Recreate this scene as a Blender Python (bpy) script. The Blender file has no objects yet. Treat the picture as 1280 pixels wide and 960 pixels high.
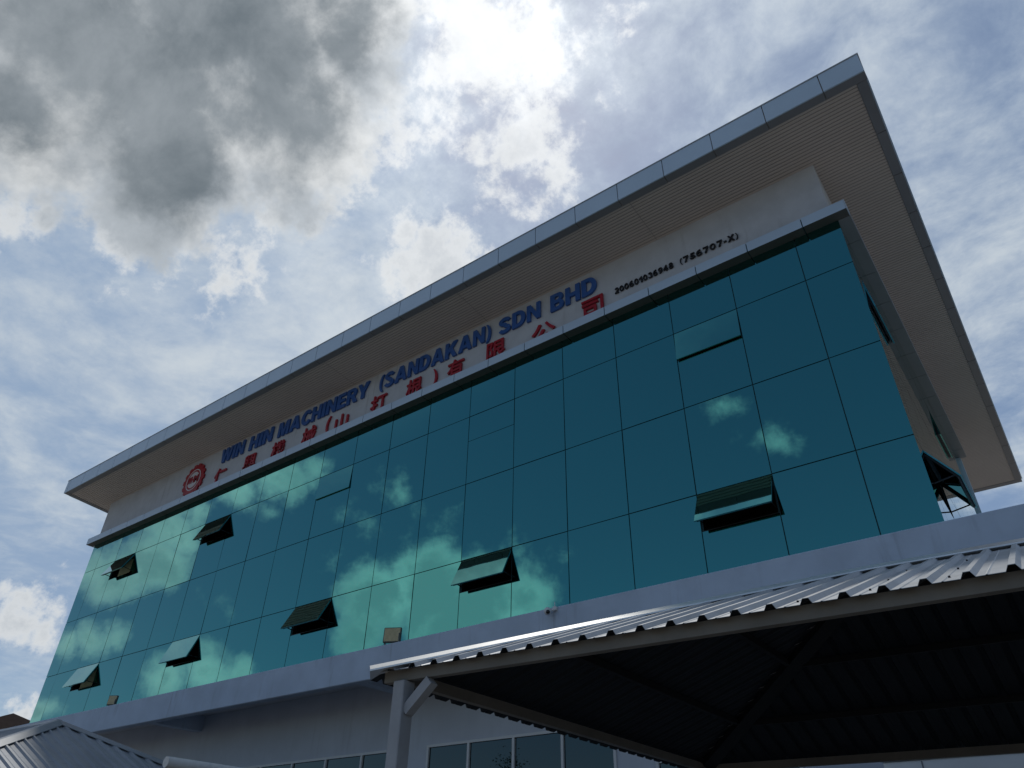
import bpy, math, random
from mathutils import Vector
random.seed(7)
R = math.radians
scene = bpy.context.scene
COL = scene.collection

# ------------------------------------------------------------------ camera
cam_data = bpy.data.cameras.new('camera')
cam = bpy.data.objects.new('camera', cam_data)
COL.objects.link(cam)
scene.camera = cam
cam_data.sensor_width = 36.0
cam_data.lens = 909.484 / 1280.0 * 36.0
cam_data.clip_end = 3000
YAW, PITCH, ROLL = R(-37.521), R(35.259), R(1.14)
fwd = Vector((math.sin(YAW) * math.cos(PITCH), math.cos(YAW) * math.cos(PITCH), math.sin(PITCH)))
rgt0 = Vector((math.cos(YAW), -math.sin(YAW), 0)); up0 = rgt0.cross(fwd)
rgt = math.cos(ROLL) * rgt0 + math.sin(ROLL) * up0
upv = -math.sin(ROLL) * rgt0 + math.cos(ROLL) * up0
m = cam.matrix_world.copy()
for i in range(3):
    m[i][0], m[i][1], m[i][2] = rgt[i], upv[i], -fwd[i]
m[0][3], m[1][3], m[2][3] = 0.364, -11.132, 1.6
cam.matrix_world = m

# ------------------------------------------------------------------ sky and sun
SUN_AZ, SUN_EL = -41.0, 62.0
def dirv(az, el):
    a, e = R(az), R(el)
    return Vector((math.sin(a) * math.cos(e), math.cos(a) * math.cos(e), math.sin(e)))
SUN = dirv(SUN_AZ, SUN_EL)

world = bpy.data.worlds.new('World'); scene.world = world; world.use_nodes = True
NT = world.node_tree; NT.nodes.clear()
class G:
    """tiny helper to write node graphs as expressions"""
    def __init__(s, nt): s.nt = nt
    def put(s, sock, v):
        if isinstance(v, bpy.types.NodeSocket): s.nt.links.new(v, sock)
        elif v is not None: sock.default_value = v
    def m(s, op, a, b=None, c=None, clamp=False):
        n = s.nt.nodes.new('ShaderNodeMath'); n.operation = op; n.use_clamp = clamp
        for k, v in enumerate((a, b, c)): s.put(n.inputs[k], v)
        return n.outputs[0]
    def v(s, op, a, b=None, scale=None):
        n = s.nt.nodes.new('ShaderNodeVectorMath'); n.operation = op
        s.put(n.inputs[0], a); s.put(n.inputs[1], b)
        if scale is not None: s.put(n.inputs['Scale'], scale)
        return n.outputs['Value'] if op in ('DISTANCE', 'DOT_PRODUCT', 'LENGTH') else n.outputs[0]
    def noise(s, vec, scale, detail=6, rough=.55, dist=0, off=None, col=False):
        n = s.nt.nodes.new('ShaderNodeTexNoise')
        if off is not None: vec = s.v('ADD', vec, off)
        s.put(n.inputs['Vector'], vec); n.inputs['Scale'].default_value = scale
        n.inputs['Detail'].default_value = detail; n.inputs['Roughness'].default_value = rough
        n.inputs['Distortion'].default_value = dist
        return n.outputs['Color'] if col else n.outputs['Fac']
    def ss(s, x, a, b, lo=0., hi=1., kind='SMOOTHSTEP'):
        n = s.nt.nodes.new('ShaderNodeMapRange'); n.interpolation_type = kind
        s.put(n.inputs[0], x); n.inputs[1].default_value = a; n.inputs[2].default_value = b
        n.inputs[3].default_value = lo; n.inputs[4].default_value = hi
        return n.outputs[0]
    def mix(s, f, a, b, mode='MIX'):
        n = s.nt.nodes.new('ShaderNodeMix'); n.data_type = 'RGBA'; n.blend_type = mode
        n.clamp_factor = True
        s.put(n.inputs[0], f); s.put(n.inputs[6], a); s.put(n.inputs[7], b)
        return n.outputs[2]
W = G(NT)
SKY_K = 0.075                                   # world background strength
def lin(r, g, b): return (r / SKY_K, g / SKY_K, b / SKY_K, 1)
sky = NT.nodes.new('ShaderNodeTexSky'); sky.sky_type = 'NISHITA'; sky.sun_disc = False
sky.sun_elevation = R(SUN_EL); sky.sun_rotation = R(SUN_AZ)
sky.air_density = 1.0; sky.dust_density = 0.6; sky.ozone_density = 2.0
tc = NT.nodes.new('ShaderNodeTexCoord')
d = W.v('NORMALIZE', tc.outputs['Generated'])
sdot = W.v('DOT_PRODUCT', d, tuple(SUN))
sep = NT.nodes.new('ShaderNodeSeparateXYZ'); NT.links.new(d, sep.inputs[0])
# big cloud bank and large puffs: azimuth, elevation, radius, weight
BIG = [(-83.2, 49.9, .19, 1.35), (-68.6, 53.0, .165, 1.35), (-75, 46.5, .13, 1.35), (-85.9, 44.6, .12, 1.1),
       (-61.5, 58.5, .10, 1.1), (-75.7, 55.6, .19, 1.4), (-95, 55, .2, 1.2), (-78, 66, .20, 1.2)]
PUFF = [(-46.5, 44.4, .10, .6), (-55.6, 54.8, .08, .5), (-38.1, 53.5, .1, .5), (-43.2, 60.9, .17, .5), (-48, 64, .12, .5),
        (-74.7, 39.5, .07, .5), (-68.3, 41.0, .07, .5), (-64, 45, .07, .5), (-60, 49.5, .08, .55), (-84, 38, .06, .4), (-71.2, 13.7, .055, .8), (-69.1, 13.1, .034, .7),
        (-69.5, 8.6, .022, .6), (-70.9, 14.2, .03, .6)]
CUM = [(-132.1, 18.3, .058, 1.2), (-136.4, 19.0, .078, 1.4), (-140.3, 18.6, .074, 1.3), (-143.6, 19.0, .055, .9), (-131.2, 15.9, .04, .7),
       (-137.9, 16.3, .072, 1.2), (-146.7, 21.7, .02, .2), (-118.5, 11.6, .038, .8), (-121.2, 12.1, .04, .9), (-123.3, 12.6, .027, .7),
       (-115.5, 19, .043, .9), (-116.2, 21.1, .036, .8), (-117.5, 22.7, .032, .6), (-113.8, 17.6, .038, .8), (-112.2, 17.9, .033, .5),
       (-120.2, 25, .038, .7), (-122.7, 26.3, .044, .8), (-125.5, 27, .03, .5), (-122.4, 23.6, .024, .4), (-112.1, 13, .023, .7),
       (-113.4, 13.4, .024, .7), (-114.5, 13.9, .02, .5), (-111.9, 9, .019, .6), (-112.9, 9.3, .015, .5), (-132.6, 26.5, .026, .30),
       (-128.6, 24.4, .022, .27), (-131.4, 23.5, .026, .22), (-136, 24.1, .034, .20), (-134.9, 21.9, .03, .22), (-161.8, 32.3, .03, .30),
       (-165.9, 29.6, .03, .30), (-142.8, 22.3, .024, .2)]
def lobes(vec, rows, start):
    acc = start
    for az, el, r, a in rows:
        dist = W.v('DISTANCE', vec, tuple(dirv(az, el)))
        val = W.m('MULTIPLY_ADD', dist, -a / r, a)
        acc = W.m('MAXIMUM', acc, val)
    return acc
wa = W.v('SUBTRACT', W.noise(d, 3.5, 8, .6, col=True), (.5, .5, .5))
dA = W.v('ADD', d, W.v('SCALE', wa, scale=.16))
wb = W.v('SUBTRACT', W.noise(d, 14, 7, .62, off=(4.3, 1.2, 7.7), col=True), (.5, .5, .5))
dB = W.v('ADD', d, W.v('SCALE', wb, scale=.038))
dA2 = W.v('ADD', d, W.v('SCALE', wb, scale=.09))
fine = W.m('SUBTRACT', W.noise(d, 11, 10, .64, .15, off=(9.1, 3.3, 2.2)), .5)
fine2 = W.m('SUBTRACT', W.noise(d, 30, 8, .62, off=(1.1, 8.3, 5.2)), .5)
# scattered cumulus everywhere else in the sky
scat = W.m('MULTIPLY', W.m('SUBTRACT', W.noise(d, 5.0, 4, .5, off=(2.0, 6.1, 0.4)), .70), 3.0)
bank = lobes(dA, BIG, -1.0)
puff = lobes(dA2, PUFF, -1.0)
cum = lobes(dB, CUM, W.m('SUBTRACT', scat, W.ss(sdot, .35, .6, 0., 3.)))
lowf = W.m('SUBTRACT', W.noise(d, 4.2, 9, .6, .4, off=(6.6, 1.9, 4.1)), .5)
bankK = W.m('ADD', W.m('ADD', W.m('MULTIPLY_ADD', lowf, 2.0, bank), W.m('MULTIPLY', fine, .95)), W.m('MULTIPLY', fine2, .45))
puffK = W.m('ADD', W.m('ADD', puff, W.m('MULTIPLY', fine, 2.1)), W.m('MULTIPLY', fine2, 1.0))
cumK = W.m('ADD', W.m('ADD', cum, W.m('MULTIPLY', fine, .8)), W.m('MULTIPLY', fine2, .8))
# high thin veil around the sun side
pz = W.m('MAXIMUM', W.m('ADD', sep.outputs[2], .10), .03)
comb = NT.nodes.new('ShaderNodeCombineXYZ')
W.put(comb.inputs[0], W.m('DIVIDE', sep.outputs[0], pz)); W.put(comb.inputs[1], W.m('DIVIDE', sep.outputs[1], pz))
vn = W.noise(comb.outputs[0], 2.6, 11, .66, .35)
vn2 = W.noise(comb.outputs[0], .9, 5, .55, .2, off=(5, 3, 0))
vn3 = W.noise(comb.outputs[0], 9.0, 9, .62, .3, off=(1, 7, 0))
vsum = W.m('ADD', W.m('MULTIPLY', vn, .50), W.m('ADD', W.m('MULTIPLY', vn2, .35), W.m('MULTIPLY', vn3, .30)))
lowleft = W.v('DISTANCE', d, tuple(dirv(-76, 30)))
vsB = W.m('ADD', vsum, W.ss(lowleft, .15, .65, .20, 0.0))
reach = W.ss(sdot, .42, .70)
veil = W.m('MULTIPLY', W.ss(vsB, .42, .68, .26, 1.0), reach)
# scattering glow round the veiled sun
gl = W.m('MAXIMUM', sdot, 0.0)
g1 = W.m('MULTIPLY', W.m('POWER', gl, 14.0), .20)
g2 = W.m('MULTIPLY', W.m('POWER', gl, 90.0), .27)
gtex = W.ss(W.m('ADD', vsum, W.m('MULTIPLY', fine, .9)), .34, .74, .30, 1.25)
glow = W.m('MULTIPLY', W.m('ADD', g1, g2), gtex)
def addglow(c, k):
    gg = W.m('MULTIPLY', glow, k / SKY_K)
    cc = NT.nodes.new('ShaderNodeCombineColor')
    for i in range(3): W.put(cc.inputs[i], gg)
    return W.mix(1.0, c, cc.outputs[0], 'ADD')
veilcol = addglow(W.mix(W.ss(vsum, .45, .75), lin(.27, .37, .52), lin(.57, .625, .665)), .8)
col = W.mix(W.m('MULTIPLY', veil, .93), sky.outputs[0], veilcol)
# puffs near the sun, lit through
pd = W.ss(puffK, 0.04, .48)
pc = addglow(W.mix(W.ss(puffK, .2, .9), lin(.70, .72, .73), lin(.50, .53, .56)), .8)
col = W.mix(W.m('MULTIPLY', pd, .9), col, pc)
# thick bank: bright rim, grey body
bd = W.ss(bankK, -.16, .24)
bthick = W.ss(W.m('ADD', bankK, W.m('MULTIPLY', fine2, .15)), .05, .95)
bgrey = W.mix(W.ss(W.noise(d, 4.5, 9, .62, .3, off=(3, 3, 3)), .30, .70), lin(.135, .165, .19), lin(.30, .335, .365))
rimc = W.mix(W.ss(W.noise(d, 7.0, 5, .6, off=(8, 2, 1)), .38, .60), lin(.40, .44, .48), lin(.64, .66, .67))
bc = W.mix(bthick, addglow(rimc, .75), bgrey)
col = W.mix(bd, col, bc)
# fair-weather cumulus on the far side of the sky, lit from the front
cd = W.ss(cumK, -.02, .62)
cc_ = W.mix(W.ss(W.m('ADD', cumK, W.m('MULTIPLY', fine, 1.6)), .10, .95), lin(.92, .92, .90), lin(.48, .53, .56))
cfade = W.ss(sep.outputs[2], 0.0, .06)
col = W.mix(W.m('MULTIPLY', W.m('MULTIPLY', cd, .95), cfade), col, cc_)
bg = NT.nodes.new('ShaderNodeBackground'); out = NT.nodes.new('ShaderNodeOutputWorld')
NT.links.new(col, bg.inputs[0]); bg.inputs[1].default_value = SKY_K
NT.links.new(bg.outputs[0], out.inputs[0])
world.cycles.sampling_method = 'MANUAL'; world.cycles.sample_map_resolution = 1024

sun_d = bpy.data.lights.new('sun', 'SUN'); sun_o = bpy.data.objects.new('sun', sun_d); COL.objects.link(sun_o)
sun_d.energy = 2.0; sun_d.angle = R(3.0); sun_d.color = (1.0, .95, .87)
sun_o.rotation_euler = (-SUN).to_track_quat('-Z', 'Y').to_euler(); sun_o.location = SUN * 60

vs = scene.view_settings
vs.view_transform = 'Standard'; vs.look = 'None'; vs.exposure = 0.08; vs.gamma = 1.0; vs.use_curve_mapping = False

# ------------------------------------------------------------------ materials
def material(name, base, rough=.6, metal=0., var=.12, vscale=1.5, streak=0., bump=0., bscale=60, spec=.5,
             coat=0., coat_rough=.03, dirt=None):
    mt = bpy.data.materials.new(name); mt.use_nodes = True
    nt = mt.node_tree; g = G(nt); b = nt.nodes['Principled BSDF']
    geo = nt.nodes.new('ShaderNodeNewGeometry'); pos = geo.outputs['Position']
    c = (*base, 1)
    if var:
        n = g.noise(pos, vscale, 8, .6)
        lo = tuple(x * (1 - var) for x in base) + (1,); hi = tuple(min(1, x * (1 + var)) for x in base) + (1,)
        c = g.mix(g.ss(n, .3, .7), lo, hi)
    if streak:
        sp = nt.nodes.new('ShaderNodeSeparateXYZ'); nt.links.new(pos, sp.inputs[0])
        cb = nt.nodes.new('ShaderNodeCombineXYZ')
        g.put(cb.inputs[0], g.m('MULTIPLY', sp.outputs[0], 7.)); g.put(cb.inputs[1], g.m('MULTIPLY', sp.outputs[1], 7.))
        g.put(cb.inputs[2], g.m('MULTIPLY', sp.outputs[2], .55))
        n2 = g.noise(cb.outputs[0], 1.0, 6, .65)
        n3 = g.noise(pos, .7, 3, .5, off=(3, 1, 9))
        k = g.m('MULTIPLY', g.ss(n2, .52, .75), g.ss(n3, .4, .65))
        c = g.mix(g.m('MULTIPLY', k, streak), c, tuple((dirt or (.12, .11, .10))) + (1,))
    g.put(b.inputs['Base Color'], c)
    b.inputs['Roughness'].default_value = rough; b.inputs['Metallic'].default_value = metal
    b.inputs['Specular IOR Level'].default_value = spec
    if coat:
        b.inputs['Coat Weight'].default_value = coat; b.inputs['Coat Roughness'].default_value = coat_rough
    if bump:
        bn = nt.nodes.new('ShaderNodeBump'); bn.inputs['Strength'].default_value = bump
        bn.inputs['Distance'].default_value = .01
        nt.links.new(g.noise(pos, bscale, 5, .6), bn.inputs['Height']); nt.links.new(bn.outputs[0], b.inputs['Normal'])
    return mt
M = {}
M['ground'] = material('yard_asphalt', (.165, .155, .14), .9, var=.25, vscale=.15, bump=.3, bscale=20)
M['plaster'] = material('white_plaster', (.49, .515, .56), .85, var=.07, vscale=2.2, streak=.35, bump=.25, bscale=90)
M['ledge'] = material('painted_ledge', (.45, .535, .66), .8, var=.08, vscale=1.2, streak=.5, bump=.25, bscale=80, dirt=(.17, .18, .21))
M['lower'] = material('lower_wall_paint', (.53, .57, .64), .85, var=.06, vscale=.9, streak=.15, bump=.2, bscale=80)
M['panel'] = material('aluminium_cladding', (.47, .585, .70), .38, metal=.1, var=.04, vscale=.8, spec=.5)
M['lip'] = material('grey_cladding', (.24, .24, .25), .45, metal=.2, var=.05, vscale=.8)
M['lip_dark'] = material('dark_underside', (.085, .08, .075), .5, var=.05)  # band panels: undersides darker than the faces
M['soffit'] = material('soffit_strip', (.56, .50, .455), .55, var=.05, vscale=.5)
M['soffit_gap'] = material('soffit_backing', (.33, .295, .27), .8, var=0)
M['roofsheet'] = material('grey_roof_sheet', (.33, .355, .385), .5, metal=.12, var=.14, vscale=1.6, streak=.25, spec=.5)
M['shade_and_screw_steel'] = material('shade_and_screw_steel', (.016, .018, .022), .7, var=.1, spec=.2)  # framing under the roofs: shade painted in as near-black; screws share it
M['sheet_under_shade'] = material('shade_dark_sheet', (.022, .028, .038), .7, var=.1, spec=.2)  # sheet undersides: the shade below the roof is put into this colour
M['shelter_sheet'] = material('blue_grey_roof_sheet', (.25, .275, .31), .5, metal=.12, var=.10, vscale=1.2, streak=.12)
M['cap'] = material('galvanised_cap', (.78, .79, .80), .30, metal=.6, var=.06, vscale=3)
M['beam'] = material('brown_grey_steel', (.18, .168, .15), .6, var=.12, vscale=3)
M['post'] = material('painted_post', (.34, .36, .395), .7, var=.10, vscale=4, streak=.4)
M['darkframe'] = material('dark_anodised_frame', (.018, .020, .022), .4, metal=.3, var=0)
M['gasket'] = material('black_gasket', (.02, .075, .09), .6, var=0)
M['interior'] = material('dark_interior', (.05, .05, .05), .9, var=.1)
M['lit_room_panel'] = material('pale_green_lit_room', (.55, .60, .38), .8, var=.05)  # added panel: brightness of the far-end rooms given as a pale colour
M['white_frame'] = material('white_window_frame', (.66, .68, .70), .45, var=.03)
M['blue'] = material('blue_letter_acrylic', (.032, .105, .34), .35, var=.04)
M['red'] = material('red_letter_acrylic', (.34, .010, .022), .35, var=.06, vscale=6)
M['black'] = material('black_letter_acrylic', (.012, .012, .015), .35, var=0)
M['logo_white'] = material('logo_white', (.60, .58, .60), .5, var=.03)
M['tan'] = material('tan_lamp_glass', (.52, .44, .25), .3, var=.12, vscale=14, spec=.5)
M['lamp_body'] = material('lamp_body', (.10, .11, .10), .5, var=.05)
M['cctv'] = material('white_plastic', (.62, .64, .66), .4, var=.03)
M['lens'] = material('black_lens', (.006, .006, .008), .12, var=0)
M['pipe'] = material('white_pvc_pipe', (.70, .69, .68), .45, var=.06, vscale=6, streak=.2)
M['brown_tile'] = material('brown_roof_tile', (.020, .015, .014), 1.0, var=.2, vscale=3, bump=.4, bscale=12, spec=.05)
M['cream'] = material('cream_house_wall', (.45, .42, .36), .85, var=.1)
M['bark'] = material('bark', (.10, .075, .05), .9, var=.3, vscale=8, bump=.5, bscale=30)
M['leaf'] = material('leaf', (.045, .085, .025), .55, var=.35, vscale=2)
M['shutter'] = material('light_grey_shutter', (.82, .83, .81), .5, var=.04, streak=.08)

def glass_material(name, tint, wave=.05, coat=1.0):
    mt = material(name, tint, .012, metal=1.0, var=0, coat=coat, coat_rough=.01)
    nt = mt.node_tree; g = G(nt); b = nt.nodes['Principled BSDF']
    b.inputs['Coat IOR'].default_value = 1.5
    geo = nt.nodes.new('ShaderNodeNewGeometry')
    bn = nt.nodes.new('ShaderNodeBump'); bn.inputs['Strength'].default_value = wave; bn.inputs['Distance'].default_value = .02
    nt.links.new(g.noise(geo.outputs['Position'], 1.1, 2, .5), bn.inputs['Height'])
    nt.links.new(bn.outputs[0], b.inputs['Normal']); nt.links.new(bn.outputs[0], b.inputs['Coat Normal'])
    return mt
M['glass'] = glass_material('teal_reflective_glass', (.085, .36, .335), coat=.10)
M['glass_low'] = glass_material('dark_window_glass', (.012, .04, .05))

# ------------------------------------------------------------------ builders
ORG = {}
def org(o): return ORG.get(o.name, Vector((0, 0, 0))) if o else Vector((0, 0, 0))
def tag(o, label=None, cat=None, group=None, kind=None):
    if label: o['label'] = label
    if cat: o['category'] = cat
    if group: o['group'] = group
    if kind: o['kind'] = kind
    return o
def empty(name, loc, label, cat, group=None):
    o = bpy.data.objects.new(name, None); COL.objects.link(o); o.location = loc
    o.empty_display_size = .3; ORG[o.name] = Vector(loc)
    return tag(o, label, cat, group)
def mk(name, verts, faces, mat, parent=None, kind=None, smooth=False, mat2=None, pick=None):
    vs_ = [Vector(v) for v in verts]
    lo = Vector([min(v[i] for v in vs_) for i in range(3)]); hi = Vector([max(v[i] for v in vs_) for i in range(3)])
    c = (lo + hi) / 2
    if parent is None: c.z = lo.z
    me = bpy.data.meshes.new(name); me.from_pydata([v - c for v in vs_], [], faces); me.update()
    if smooth:
        for p_ in me.polygons: p_.use_smooth = True
    me.materials.append(M[mat] if isinstance(mat, str) else mat)
    if mat2:
        me.materials.append(M[mat2])
        for i_, p_ in enumerate(me.polygons):
            if pick(i_): p_.material_index = 1
    o = bpy.data.objects.new(name, me); COL.objects.link(o)
    o.location = c - org(parent); o.parent = parent; ORG[o.name] = c
    if kind: o['kind'] = kind
    return o
BF = [(0, 3, 2, 1), (4, 5, 6, 7), (0, 1, 5, 4), (1, 2, 6, 5), (2, 3, 7, 6), (3, 0, 4, 7)]
class MB:
    def __init__(s): s.v = []; s.f = []
    def add(s, v, f):
        n = len(s.v); s.v += [tuple(x) for x in v]; s.f += [tuple(i + n for i in q) for q in f]; return s
    def box(s, x0, x1, y0, y1, z0, z1):
        return s.add([(x0, y0, z0), (x1, y0, z0), (x1, y1, z0), (x0, y1, z0), (x0, y0, z1), (x1, y0, z1), (x1, y1, z1), (x0, y1, z1)], BF)
    def cbox(s, x0, x1, y0, y1, z0, z1, b=.006):
        """box with chamfered vertical/horizontal edges (12-corner bevel)"""
        v = []; 
        for (sx, sy, sz) in [(i, j, k) for i in (0, 1) for j in (0, 1) for k in (0, 1)]:
            X, Y, Z = (x0, x1)[sx], (y0, y1)[sy], (z0, z1)[sz]
            dx, dy, dz = (b, -b)[sx], (b, -b)[sy], (b, -b)[sz]
            v += [(X, Y + dy, Z + dz), (X + dx, Y, Z + dz), (X + dx, Y + dy, Z)]
        idx = lambda i, j, k, a: ((i * 2 + j) * 2 + k) * 3 + a
        f = []
        for i in (0, 1):
            q = [idx(i, 0, 0, 0), idx(i, 1, 0, 0), idx(i, 1, 1, 0), idx(i, 0, 1, 0)]; f.append(q if i else q[::-1])
            q = [idx(0, i, 0, 1), idx(1, i, 0, 1), idx(1, i, 1, 1), idx(0, i, 1, 1)]; f.append(q[::-1] if i else q)
            q = [idx(0, 0, i, 2), idx(1, 0, i, 2), idx(1, 1, i, 2), idx(0, 1, i, 2)]; f.append(q if i else q[::-1])
        for i in (0, 1):
            for j in (0, 1):
                f.append([idx(i, j, 0, 0), idx(i, j, 1, 0), idx(i, j, 1, 1), idx(i, j, 0, 1)])
                f.append([idx(i, 0, j, 0), idx(i, 1, j, 0), idx(i, 1, j, 2), idx(i, 0, j, 2)])
                f.append([idx(0, i, j, 1), idx(1, i, j, 1), idx(1, i, j, 2), idx(0, i, j, 2)])
                for k in (0, 1): f.append([idx(i, j, k, 0), idx(i, j, k, 1), idx(i, j, k, 2)])
        return s.add(v, f)
    def bar(s, a, b, w, h, up=(0, 0, 1)):
        a, b = Vector(a), Vector(b); t = (b - a).normalized(); u = t.cross(Vector(up)).normalized(); n = u.cross(t)
        v = []
        for p_ in (a, b):
            for i, j in ((-1, -1), (1, -1), (1, 1), (-1, 1)): v.append(p_ + u * (i * w / 2) + n * (j * h / 2))
        return s.add(v, BF)
    def tube(s, pts, r, n=14, caps=True):
        pts = [Vector(p_) for p_ in pts]; rr = r if isinstance(r, (list, tuple)) else [r] * len(pts); v = []; f = []
        for k, p_ in enumerate(pts):
            t = (pts[min(k + 1, len(pts) - 1)] - pts[max(k - 1, 0)]).normalized()
            u = t.orthogonal().normalized(); w = t.cross(u)
            for i in range(n):
                a = 2 * math.pi * i / n; v.append(p_ + (u * math.cos(a) + w * math.sin(a)) * rr[k])
        for k in range(len(pts) - 1):
            for i in range(n): f.append((k * n + i, k * n + (i + 1) % n, (k + 1) * n + (i + 1) % n, (k + 1) * n + i))
        if caps: f += [tuple(range(n))[::-1], tuple((len(pts) - 1) * n + i for i in range(n))]
        return s.add(v, f)
    def sphere(s, c, r, nu=16, nv=10, sz=1.0):
        v = [(c[0], c[1], c[2] + r * sz)]; f = []
        for j in range(1, nv):
            th = math.pi * j / nv
            for i in range(nu):
                a = 2 * math.pi * i / nu
                v.append((c[0] + r * math.sin(th) * math.cos(a), c[1] + r * math.sin(th) * math.sin(a), c[2] + r * sz * math.cos(th)))
        v.append((c[0], c[1], c[2] - r * sz)); L = len(v) - 1
        for i in range(nu):
            f.append((0, 1 + i, 1 + (i + 1) % nu)); f.append((L, 1 + (nv - 2) * nu + (i + 1) % nu, 1 + (nv - 2) * nu + i))
        for j in range(nv - 2):
            for i in range(nu):
                f.append((1 + j * nu + i, 1 + (j + 1) * nu + i, 1 + (j + 1) * nu + (i + 1) % nu, 1 + j * nu + (i + 1) % nu))
        return s.add(v, f)
    def build(s, name, mat, parent=None, kind=None, smooth=False): return mk(name, s.v, s.f, mat, parent, kind, smooth)
def box(name, x0, x1, y0, y1, z0, z1, mat, parent=None, kind=None, b=0):
    mb = MB()
    (mb.cbox(x0, x1, y0, y1, z0, z1, b) if b else mb.box(x0, x1, y0, y1, z0, z1))
    return mb.build(name, mat, parent, kind)

# ------------------------------------------------------------------ ground
gs = 900
mk('ground', [(-gs, -gs, 0), (gs, -gs, 0), (gs, gs, 0), (-gs, gs, 0)], [(0, 1, 2, 3)], 'ground', None, 'structure')

# ------------------------------------------------------------------ office building
XR, XL, PW = -.504, -27.76, 1.35
Z1, Z2, Z3 = 11.066, 9.2515, 7.434
ZTOP, ZBOT = 12.17, 5.56
YB = 11.2                                        # rear end of the upper storeys
bld = empty('office_building', (-14, 5.5, 0), 'long office block with teal glass curtain wall and big overhanging flat roof', 'building')

# lower storey wall with openings (front wall at y=.65)
WY = .65
wins = [(-10.62, -6.33, 4, 4.07, 2.35), (-18.15, -11.35, 6, 4.07, 2.35), (-5.62, -3.3, 2, 3.45, 1.2)]
def wall_with_openings(name, x0, x1, y0, y1, z0, z1, holes, mat, parent):
    mb = MB(); xs = x0
    for a, b, zt, zb in sorted(holes):
        mb.box(xs, a, y0, y1, z0, z1); mb.box(a, b, y0, y1, zt, z1); mb.box(a, b, y0, y1, z0, zb); xs = b
    mb.box(xs, x1, y0, y1, z0, z1)
    return mb.build(name, mat, parent)
wall_with_openings('front_wall', -28.4, 3.2, WY, WY + .2, 0, 5.42,
                   [(a, b, zt, zb) for a, b, n, zt, zb in wins], 'lower', bld)
box('side_wall', 3.0, 3.2, WY + .2, YB + 1, 0, 5.42, 'lower', bld)
box('side_wall', -28.4, -28.2, WY + .2, YB + 1, 0, 5.42, 'lower', bld)
box('rear_wall', -28.2, 3.0, YB + .8, YB + 1, 0, 5.42, 'lower', bld)
box('inner_partition', -28.2, 3.0, 2.6, 2.7, 0, 5.42, 'interior', bld)
for a, b, n, zt, zb in wins:
    mb = MB(); fw = .05; st = (b - a) / n
    mb.box(a + .002, b - .002, WY - .03, WY + .06, zt - fw, zt - .002); mb.box(a + .002, b - .002, WY - .03, WY + .06, zb + .002, zb + fw)
    for i in range(n + 1):
        x = min(max(a + i * st - .025, a + .002), b - fw - .002)
        mb.box(x, x + fw, WY - .028, WY + .058, zb + fw, zt - fw)
    wf = mb.build('window', 'white_frame', bld)
    for i in range(n):
        box('pane', a + i * st + .03, a + (i + 1) * st - .03, WY + .01, WY + .02, zb + fw, zt - fw, 'glass_low', wf)
# roller shutter with box, under the far side of the carport
sh = box('shutter_box', -2.16, 2.4, .30, WY, 2.72, 3.135, 'shutter', bld, b=.012)
box('joint_cover', -1.70, -1.685, .29, .30, 2.73, 3.12, 'lip', sh)
box('top_flashing', -2.18, 2.42, .275, WY, 3.138, 3.165, 'panel', sh)
for i in range(10):
    box('shutter_slat', -2.1, 2.34, .45, .47, .02 + i * .27, .28 + i * .27, 'shutter', bld)

# slab and ledge beam
box('floor_slab', -28.6, 3.2, -.70, YB + 1, 5.42, 5.55, 'lower', bld)
box('ledge_beam', -28.6, 3.4, -.90, -.70, 5.045, 5.66, 'ledge', bld, b=.012)
box('ledge_beam', 3.2, 3.4, -.70, YB + 1.2, 5.045, 5.66, 'ledge', bld, b=.012)
for x in (-26.3, -18.73, -11.13, -3.6):
    box('cross_beam', x - .25, x, -.698, WY - .002, 5.05, 5.418, 'ledge', bld)

# curtain wall: backing, mullions, transoms, panes
xs = [XR] + [-k * PW for k in range(1, 21)] + [XL]
zr = [ZTOP, Z1, Z2, Z3, ZBOT]
GAP = .009
box('inner_wall', -27.5, -1.0, 1.4, 1.5, 5.56, 12.1, 'interior', bld)
box('inner_floor', -27.6, -.75, .12, 1.38, 8.95, 9.15, 'interior', bld)
box('inner_ceiling', -27.6, -.75, .12, 1.38, 11.95, 12.1, 'interior', bld)
for x in xs[1:-1]: box('mullion', x - .03, x + .03, .026, .12, ZBOT, ZTOP, 'gasket', bld)
box('mullion', XL + .02, XL + .08, .026, .12, ZBOT, ZTOP, 'gasket', bld)
box('mullion', XR - .08, XR - .026, .03, .12, ZBOT, ZTOP, 'gasket', bld)
SASH = .69
def openw(k): return k in (2, 6, 10, 14, 18)
# transoms interrupted between mullions
for z in (Z1, Z2, Z3):
    for i in range(21):
        box('transom', xs[i + 1] + .031, xs[i] - .031 - (.05 if i == 0 else 0) , .028, .11, z - .03, z + .03, 'gasket', bld)
def pane(x0, x1, z0, z1, parent, name='glass_pane', tilt=True):
    o = box(name, x0, x1, 0, .024, z0, z1, 'glass', parent)
    if tilt: o.rotation_euler = (R(random.gauss(0, .12)), 0, R(random.gauss(0, .12)))
    return o
ANG = {(1, 2): 5, (1, 6): .3, (1, 10): 3.2, (1, 14): 24, (1, 18): 27, (3, 2): 27.0, (3, 6): 26, (3, 10): 28.8, (3, 14): 21, (3, 18): 24.5}
def rotx(pts, hz, a, hy=0.012):
    ca, sa = math.cos(a), math.sin(a); out_ = []
    for x, y, z in pts:
        dy, dz = y - hy, z - hz
        out_.append((x, hy + dy * ca + dz * sa, hz - dy * sa + dz * ca))
    return out_
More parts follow.
